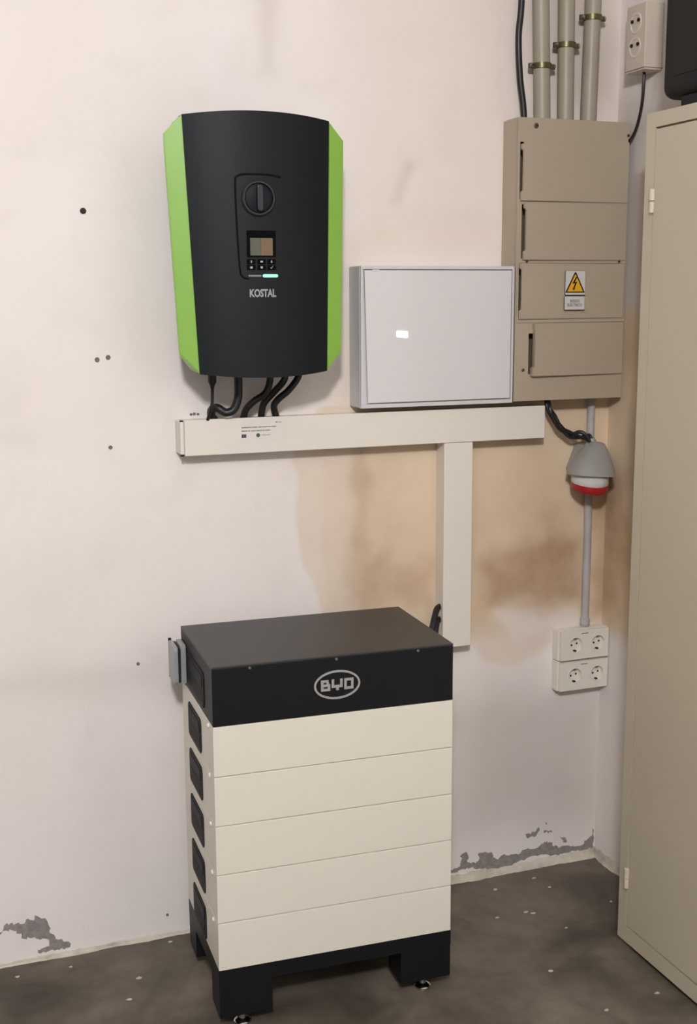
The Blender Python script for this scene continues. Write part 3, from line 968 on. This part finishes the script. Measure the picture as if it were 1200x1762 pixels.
# ================================================================== PIPES
PL = 'grey conduit pipes above the fuse panel'
for (xa, xb, zc, lab) in ((1.0585, 1.048, 2.306, 'leftmost beige conduit pipe above the fuse panel, clamp lowest'),
                          (1.1300, 1.125, 2.363, 'middle beige conduit pipe above the fuse panel'),
                          (1.2010, 1.206, 2.438, 'rightmost beige conduit pipe above the fuse panel, clamp highest')):
    t = thing('conduit_pipe', (xa, -0.036, 2.17), lab, 'pipe', PL)
    top = xa + (xb - xa) * (ZC - 2.17) / 0.31
    m = MB()
    m.tube([(xa, -0.036, 2.1665), (xa + (top - xa) * 0.5, -0.036, 2.73), (top, -0.036, ZC)], 0.0225, seg=20, smooth=3)
    m.build('pipe', 'pipe', t)
    xc = xa + (top - xa) * (zc - 2.17) / (ZC - 2.17)
    c_ = MB()
    c_.lathe([(0.0236, -0.007), (0.0258, -0.007), (0.0258, 0.007), (0.0236, 0.007)], (xc, -0.036, zc), (0, 0, 1), seg=24)
    for s in (-1, 1):
        c_.box(xc + s * 0.031 - 0.008, xc + s * 0.031 + 0.008, -0.041, -0.031, zc - 0.007, zc + 0.007, 0.002)
    cl = c_.build('clamp', 'clamp', t)
    for s in (-1, 1):
        MB().lathe([(0.0045, 0.0), (0.0045, -0.005), (0.003, -0.007)], (xc + s * 0.033, -0.041, zc), (0, 1, 0), seg=10).build('clamp_screw', 'chrome', cl)
    MB().box(xc - 0.006, xc + 0.006, -0.02, 0.0, zc - 0.005, zc + 0.005).build('clamp_foot', 'clamp', t)
cable('wall_cable', [(1.0075, -0.03, 2.1665), (1.003, -0.03, 2.21), (0.992, -0.03, 2.28), (0.986, -0.03, 2.38), (0.993, -0.03, 2.47), (0.995, -0.03, 2.7), (0.995, -0.03, ZC)], 0.0085, 'thick black cable running up the wall left of the conduit pipes')

# ================================================================== SOCKET BOX ON THE RIGHT WALL
t = thing('socket_box', (XR, -0.158, 2.283), 'pale surface socket box high on the right wall with cable below', 'socket')
bx = 1.262
MB().box(bx, XR, -0.203, -0.114, 2.283, 2.452, 0.004).build('case', 'socket_shaded', t)
for z in (2.405, 2.345):
    w = MB().lathe([(0.026, 0.002), (0.026, -0.0015), (0.022, -0.0015), (0.020, 0.012), (0.0, 0.012)], (bx, -0.158, z), (1, 0, 0), seg=24).build('socket_well', 'socket_well', t)
    for s in (-1, 1):
        MB().lathe([(0.0045, -0.004), (0.0045, 0.012)], (bx, -0.158 + s * 0.0145, z + 0.006), (1, 0, 0), seg=10).build('pin_hole', 'hole', w)
MB().box(bx - 0.001, XR, -0.2035, -0.1135, 2.288, 2.2895).build('base_seam', 'beige_inner', t)
cable('socket_cable', [(1.288, -0.165, 2.284), (1.288, -0.165, 2.25), (1.292, -0.155, 2.21), (1.299, -0.132, 2.170), (1.303, -0.105, 2.135), (1.2995, -0.075, 2.11)], 0.0042, 'thin black cable from the high socket box to the fuse panel', mt='cable_brown', seg=10)

# ================================================================== THIN CONDUIT AND DOUBLE SOCKETS
t = thing('wall_conduit', (1.252, -0.012, 0.735), 'thin grey conduit running down the wall to the double sockets', 'pipe')
MB().tube([(1.252, -0.0125, 0.742), (1.2525, -0.0125, 1.0), (1.2515, -0.0125, 1.2), (1.2525, -0.0125, 1.422)], 0.0115, seg=14, smooth=4).build('pipe', 'conduit', t)
MB().lathe([(0.0118, 0.0), (0.0145, 0.002), (0.0145, 0.02), (0.0118, 0.022)], (1.252, -0.0125, 0.744), (0, 0, 1), seg=14).build('sleeve', 'conduit', t)


def double_socket(z0, z1, label):
    t = thing('double_socket', (1.23, 0, z0), label, 'socket', 'double sockets in the corner')
    xl, xr_ = 1.150, 1.3165
    MB().box(xl, xr_, -0.034, 0.0, z0, z1, 0.004).build('back_box', 'socket_white', t)
    fx0 = xl + 0.004
    zc = (z0 + z1) / 2 + 0.001
    fx1, pz0_, pz1_ = xr_ - 0.003, z0 + 0.003, z1 - 0.002
    sx_list = (1.2035, 1.2785)
    b = bmesh.new()
    yf, yb, n, r = -0.046, -0.0335, 32, 0.0215
    cells = ((fx0, 1.241, sx_list[0]), (1.241, fx1, sx_list[1]))
    for (ca, cb, sx_) in cells:
        circ, sq = [], []
        for k in range(n):
            a = 2 * math.pi * (k + 0.5) / n
            dx, dz = math.cos(a), math.sin(a)
            circ.append(b.verts.new((sx_ + r * dx, yf, zc + r * dz)))
            tx = ((cb if dx > 0 else ca) - sx_) / dx
            tz = ((pz1_ if dz > 0 else pz0_) - zc) / dz
            tt = min(tx, tz)
            sq.append(b.verts.new((sx_ + tt * dx, yf, zc + tt * dz)))
        inn = [b.verts.new((v.co.x * 0.93 + sx_ * 0.07, -0.0352, v.co.z * 0.93 + zc * 0.07)) for v in circ]
        for k in range(n):
            j = (k + 1) % n
            b.faces.new((sq[k], sq[j], circ[j], circ[k]))
            b.faces.new((circ[k], circ[j], inn[j], inn[k]))
        # fill the cell's corners
        for cx_, cz_ in ((ca, pz0_), (cb, pz0_), (cb, pz1_), (ca, pz1_)):
            near_ = sorted(range(n), key=lambda q: (sq[q].co.x - cx_) ** 2 + (sq[q].co.z - cz_) ** 2)[:2]
            b.faces.new((sq[near_[0]], sq[near_[1]], b.verts.new((cx_, yf, cz_))))
        b.faces.new(inn)
    bmesh.ops.recalc_face_normals(b, faces=b.faces[:])
    m = MB()
    m.bm.free()
    m.bm = b
    m.holed(fx0, fx1, pz0_, pz1_, [(fx0 + 0.0015, fx1 - 0.0015, pz0_ + 0.0015, pz1_ - 0.0015)], yb, yf + 0.0002, 'y')
    pl = m.build('face_plate', 'socket_white', t)
    MB().box(fx0 + 0.068, fx0 + 0.09, -0.0466, -0.0455, z1 - 0.013, z1 - 0.0105).build('maker_mark', 'ink_grey', t, smooth=False)
    for sx_ in sx_list:
        circle = lambda rad: [(sx_ + rad * math.cos(2 * math.pi * k / 28), -0.0458, zc + rad * math.sin(2 * math.pi * k / 28)) for k in range(28)]
        w = MB().ring(circle(0.0250), circle(0.0222), (0, -0.0014, 0)).build('socket_ring', 'socket_white', t)
        for s in (-1, 1):
            MB().lathe([(0.0030, 0.0), (0.0030, -0.0008)], (sx_ + s * 0.0085, -0.0352, zc + s * 0.002), (0, 1, 0), seg=10).build('pin_hole', 'hole', w)
            MB().box(sx_ - 0.0036, sx_ + 0.0036, -0.0445, -0.0355, zc + s * 0.0185 - 0.002, zc + s * 0.0185 + 0.002, 0.0006).build('earth_clip', 'hole' if s < 0 else 'contact', w)


double_socket(0.649, 0.741, 'upper double wall socket in the corner, below the thin conduit')
double_socket(0.556, 0.6475, 'lower double wall socket in the corner, under its twin')

# ================================================================== INDUSTRIAL SOCKET
t = thing('industrial_socket', (1.222, 0, 1.16), 'grey hooded industrial wall socket with red collar under the fuse panel', 'socket')
MB().prism([(1.205, 1.285), (1.262, 1.290), (1.285, 1.262), (1.302, 1.198), (1.290, 1.192), (1.185, 1.192), (1.178, 1.215)], 'y', -0.002, -0.050, 0.004).build('back_housing', 'socket_grey', t)
# hood: lofted from a small flat top to a wide rim
b = bmesh.new()
secs = [((1.241, -0.056, 1.295), 0.016, 0.016), ((1.240, -0.060, 1.292), 0.024, 0.023), ((1.234, -0.066, 1.274), 0.036, 0.034), ((1.221, -0.076, 1.243), 0.054, 0.050), ((1.2125, -0.085, 1.214), 0.0635, 0.061), ((1.2105, -0.088, 1.203), 0.0655, 0.063), ((1.2105, -0.088, 1.203), 0.060, 0.058), ((1.214, -0.082, 1.222), 0.055, 0.053)]
rings = []
for c_, ra, rb in secs:
    ring = []
    for k in range(36):
        a = 2 * math.pi * k / 36
        ca, sa = math.cos(a), math.sin(a)
        e = 2 / 2.6
        ring.append(b.verts.new((c_[0] + ra * math.copysign(abs(ca) ** e, ca), min(-0.003, c_[1] + rb * math.copysign(abs(sa) ** e, sa)), c_[2] + 0.16 * rb * -sa * 0.5 - 0.10 * ra * ca)))
    rings.append(ring)
for a_, d_ in zip(rings[:-1], rings[1:]):
    for k in range(36):
        b.faces.new((a_[k], a_[(k + 1) % 36], d_[(k + 1) % 36], d_[k]))
b.faces.new(rings[0])
b.faces.new(rings[-1])
bmesh.ops.recalc_face_normals(b, faces=b.faces[:])
m = MB()
m.bm.free()
m.bm = b
m.build('hood', 'socket_grey', t)
MB().lathe([(0.050, 0.022), (0.052, 0.0), (0.0535, -0.012), (0.050, -0.020), (0.044, -0.022), (0.042, 0.0), (0.0, 0.004)], (1.210, -0.086, 1.199), (0.08, -0.10, 1), seg=32).build('inner_ring', 'socket_inner', t)
MB().lathe([(0.0505, 0.008), (0.053, 0.004), (0.053, -0.010), (0.050, -0.018), (0.043, -0.020), (0.041, 0.002), (0.0, 0.004)], (1.212, -0.082, 1.180), (0.08, -0.22, 1), seg=32).build('collar', 'red_plastic', t)
MB().lathe([(0.012, 0.0), (0.012, 0.012), (0.0095, 0.018)], (1.231, -0.058, 1.288), (-0.2, 0, 1), seg=14).build('cable_gland', 'socket_grey', t)
MB().prism([(1.268, 1.282), (1.284, 1.258), (1.304, 1.196), (1.296, 1.194), (1.262, 1.270)], 'y', -0.05, -0.062, 0.002).build('lid_arm', 'socket_grey', t)

# twisted black leads from the panel to that socket
t = thing('cable_bundle', (1.1, -0.05, 1.40), 'twisted black leads from the fuse panel to the hooded socket', 'cable')
base_path = [(1.086, -0.045, 1.424), (1.092, -0.05, 1.398), (1.105, -0.052, 1.372), (1.122, -0.052, 1.350), (1.140, -0.052, 1.330), (1.162, -0.052, 1.319), (1.190, -0.054, 1.316), (1.214, -0.056, 1.311), (1.228, -0.058, 1.298), (1.233, -0.058, 1.286)]
for ph, rr in ((0.0, 0.0055), (2.1, 0.0048), (4.2, 0.0048)):
    pth = []
    for i, p in enumerate(base_path):
        a = ph + i * 1.25
        k = 0.0085 * (0.55 if i in (0, len(base_path) - 1, 4) else 1)
        pth.append((p[0] + k * math.cos(a), p[1] + 0.6 * k * math.sin(a + 1), p[2] + k * math.sin(a)))
    MB().tube(pth, rr, seg=8, smooth=5).build('lead', 'cable', t)

# ================================================================== METAL CABINET
t = thing('metal_cabinet', (1.21, -0.78, 0), 'tall beige metal cabinet with hinged door at the right edge', 'cabinet')
cx0, cx1 = 1.099, XR - 0.003
cy0, cy1, cz0, cz1 = -1.11, -0.466, 0.018, 2.128
MB().box(cx0 + 0.014, cx1, cy0 + 0.002, cy1 - 0.002, cz0 + 0.002, cz1 - 0.001, 0.003).build('body', 'cabinet', t)
m = MB()
m.holed(cy0, cy1, cz0, cz1, [(cy0 + 0.03, cy1 - 0.036, cz0 + 0.044, cz1 - 0.034)], cx0, cx0 + 0.02, 'x')
m.build('front_frame', 'cabinet', t)
MB().box(cx0 - 0.001, cx0 + 0.0155, cy0 + 0.033, cy1 - 0.039, cz0 + 0.0475, cz1 - 0.0385, 0.0025).build('door', 'cabinet', t)
for z in (1.924, 0.198):
    h = MB().lathe([(0.0055, -0.027), (0.0065, -0.026), (0.0065, -0.001), (0.0055, 0.0)], (cx0 - 0.003, cy1 - 0.037, z), (0, 0, 1), seg=12).build('hinge', 'hinge', t)
    MB().lathe([(0.0055, 0.001), (0.0075, 0.002), (0.0075, 0.028), (0.006, 0.029)], (cx0 - 0.003, cy1 - 0.037, z), (0, 0, 1), seg=12).build('hinge_knuckle', 'hinge', h)
MB().box(cx0 + 0.03, cx1 - 0.01, cy0 + 0.03, cy1 - 0.03, 0.0, cz0 + 0.004).build('plinth', 'hole', t)
MB().box(cx0 - 0.004, cx0, cy0 + 0.06, cy0 + 0.085, 1.02, 1.12, 0.0015).build('handle', 'chrome', t)

# ================================================================== BLACK MONITOR ON THE CABINET
t = thing('monitor', (1.215, -0.76, cz1), 'black rounded monitor standing on top of the metal cabinet', 'monitor')
MB().box(1.122, 1.300, -1.0, -0.478, 2.157, 2.56, 0.028, 5).build('casing', 'tv_black', t)
MB().prism(round_rect(-0.965, -0.513, 2.205, 2.525, 0.02), 'x', 1.124, 1.1205).build('screen', 'tv_screen', t)
MB().box(1.135, 1.29, -0.92, -0.545, cz1, 2.160, 0.004).build('foot', 'tv_black', t)

# ================================================================== BATTERY STACK
BO = (0.0, -0.4831)
BTH = -0.0421
BW, BD = 0.585, 0.3715
Z0, HB, HM, HT = 0.035, 0.121, 0.11948, 0.14
ZM = Z0 + HB


def bat(name, z, label, group=None):
    return thing(name, (BO[0], BO[1], z), label, 'battery', group, BTH)


# base with four legs (local coordinates: x along the front, y to the wall, z from the base's own origin)
t = bat('battery_stand', 0.0, 'black metal stand with levelling feet under the battery stack')
t['category'] = 'stand'
MB().holed(0, BW, 0.119, ZM - 0.0008, [], 0.0, 0.004, 'y').build('front_rail', 'battery_black', t, local=True)
MB().holed(0, BW, 0.119, ZM - 0.0008, [], BD - 0.004, BD, 'y').build('rear_rail', 'battery_black', t, local=True)
for x in (0.0, BW - 0.004):
    MB().holed(0.004, BD - 0.004, 0.112, ZM - 0.0008, [], x, x + 0.004, 'x').build('side_rail', 'battery_black', t, local=True)
for (xa, xb) in ((0.0, 0.128), (BW - 0.132, BW)):
    for (ya, yb) in ((0.0, 0.088), (BD - 0.088, BD)):
        lg = MB().box(xa + 0.0002, xb - 0.0002, ya + 0.0002, yb - 0.0002, Z0, 0.1215, 0.0015).build('leg', 'battery_black', t, local=True)
        fx = xa + 0.06 if xa == 0 else xb - 0.062
        fy = ya + 0.03 if ya == 0 else yb - 0.03
        MB().lathe([(0.021, 0.0), (0.021, 0.005), (0.017, 0.009), (0.008, 0.012), (0.0075, 0.036)], (fx, fy, 0.0), (0, 0, 1), seg=20).build('foot', 'chrome', lg, local=True)

ordinal = ['lowest cream battery module of the stack, on the black stand', 'second cream battery module from the bottom of the stack', 'middle cream battery module of the five in the stack', 'fourth cream battery module from the bottom of the stack', 'topmost cream battery module, right under the black lid unit']


def handle(t, y0, y1, z0, z1):
    h = MB().prism(round_rect(y0, y1, z0, z1, 0.014, 5), 'x', 0.004, -0.0025, 0.0012).build('handle', 'handle_dark', t, local=True)
    yc, zc = (y0 + y1) / 2, (z0 + z1) / 2
    MB().prism(round_rect(y0 + 0.012, y1 - 0.012, zc + 0.004, z1 - 0.009, 0.006, 4), 'x', -0.002, -0.0040, 0.0008).build('grip', 'handle_dark', h, local=True)
    MB().prism(round_rect(y0 + 0.014, y1 - 0.014, z0 + 0.010, zc, 0.006, 4), 'x', -0.002, -0.0029).build('recess', 'groove_black', h, local=True)


for k in range(5):
    z = ZM + k * HM
    t = bat('battery_module', z, ordinal[k], 'cream modules of the battery stack')
    MB().box(0, BW, 0, BD, 0.0006, HM - 0.0006, 0.002).build('case', 'battery_cream', t, local=True)
    handle(t, 0.134, 0.288, 0.006, 0.092)
    MB().lathe([(0.006, 0.0), (0.006, 0.003), (0.004, 0.0045)], (0.0, 0.045, HM - 0.010), (-1, 0, 0), seg=12).build('lock_pin', 'socket_white', t, local=True)

t = bat('battery_control_unit', ZM + 5 * HM, 'black control unit with oval silver emblem on top of battery stack')
MB().box(0.0005, BW - 0.0005, 0.0005, BD, 0.0006, HT - 0.006, 0.001).build('case', 'battery_black', t, local=True)
MB().box(0, BW, 0, BD, HT - 0.0065, HT, 0.002).build('lid', 'battery_lid', t, local=True)
handle(t, 0.088, 0.272, 0.014, 0.100)
for sx_ in (0.088, 0.293, 0.495):
    MB().lathe([(0.0035, 0.0), (0.0035, -0.001), (0.002, -0.002)], (sx_, 0.0005, HT - 0.0075 - 0.002), (0, 1, 0), seg=10).build('screw', 'screw_dark', t, local=True)
# emblem
ex, ez, ea, eb = 0.294, 0.070, 0.056, 0.0345
N = 56
outer = [(ex + ea * math.cos(2 * math.pi * k / N), 0.001, ez + eb * math.sin(2 * math.pi * k / N)) for k in range(N)]
inner = [(ex + (ea - 0.0048) * math.cos(2 * math.pi * k / N), 0.001, ez + (eb - 0.0048) * math.sin(2 * math.pi * k / N)) for k in range(N)]
emb = MB().ring(outer, inner, (0, -0.003, 0)).build('oval_emblem', 'logo_silver', t, local=True)


def letter(rects):
    m = MB()
    for (a0, a1, c0, c1) in rects:
        m.box(ex + a0, ex + a1, -0.002, 0.0008, ez + c0, ez + c1)
    m.build('emblem_letter', 'logo_silver', emb, local=True, smooth=False)


s = 0.0060
L0, H = -0.0395, 0.0132
letter([(L0, L0 + s, -H, H), (L0 + s, L0 + 0.0185, H - s, H), (L0 + s, L0 + 0.0225, -s / 2, s / 2), (L0 + s, L0 + 0.0225, -H, -H + s), (L0 + 0.0225 - s, L0 + 0.0225, -H + s, -s / 2), (L0 + 0.0185 - s + .001, L0 + 0.0195, s / 2, H - s)])
Y0 = -0.0135
letter([(Y0, Y0 + s, -0.001, H), (Y0 + 0.0265 - s, Y0 + 0.0265, -0.001, H), (Y0, Y0 + 0.0265, -0.001 - s, -0.001), (Y0 + 0.0105, Y0 + 0.0105 + s + .001, -H, -0.001 - s)])
D0 = 0.017
letter([(D0, D0 + s, -H, H), (D0 + s, D0 + 0.0225, H - s, H), (D0 + s, D0 + 0.0225, -H, -H + s), (D0 + 0.0225 - s, D0 + 0.0225, -H + s, H - s)])
# connector with a hinged cover on the left side near the wall
cb = MB().box(-0.016, 0.0, 0.300, 0.362, 0.010, 0.110, 0.004).build('connector_box', 'grey_cover', t, local=True)
MB().box(-0.023, -0.0155, 0.292, 0.368, 0.016, 0.104, 0.003).build('gasket', 'hole', cb, local=True)
MB().prism(round_rect(0.288, 0.372, 0.012, 0.108, 0.012), 'x', -0.0225, -0.033, 0.002).build('cover', 'grey_cover', cb, local=True)
for z in (0.02, 0.10):
    MB().lathe([(0.004, -0.01), (0.004, 0.01)], (-0.028, 0.374, z), (0, 0, 1), seg=10).build('cover_hinge', 'handle_dark', cb, local=True)

# ================================================================== FLAKES ON THE FLOOR
for k, (x, y) in enumerate([(1.067, -0.071), (1.081, -0.138), (0.927, -0.093), (0.858, -0.531), (0.897, -0.731), (1.054, -0.714), (0.946, -0.242), (0.857, -0.239), (1.007, -0.358), (-0.289, -0.066), (-0.423, -0.064), (-0.175, -0.268), (-0.134, -0.182), (-0.022, -0.037), (0.962, -0.255), (1.201, -0.277)]):
    r = random.uniform(0.0028, 0.0060)
    n = random.randint(5, 8)
    a0 = random.random() * 6
    pts = [(x + r * random.uniform(0.6, 1.2) * math.cos(a0 + 2 * math.pi * i / n) * 1.4, y + r * random.uniform(0.6, 1.1) * math.sin(a0 + 2 * math.pi * i / n)) for i in range(n)]
    o = MB().prism(pts, 'z', 0.0, random.uniform(0.001, 0.003)).build('paint_flake', 'flake', smooth=False)
    tag(o, 'small white paint flake lying on the concrete floor', 'flake', 'paint flakes on the floor')
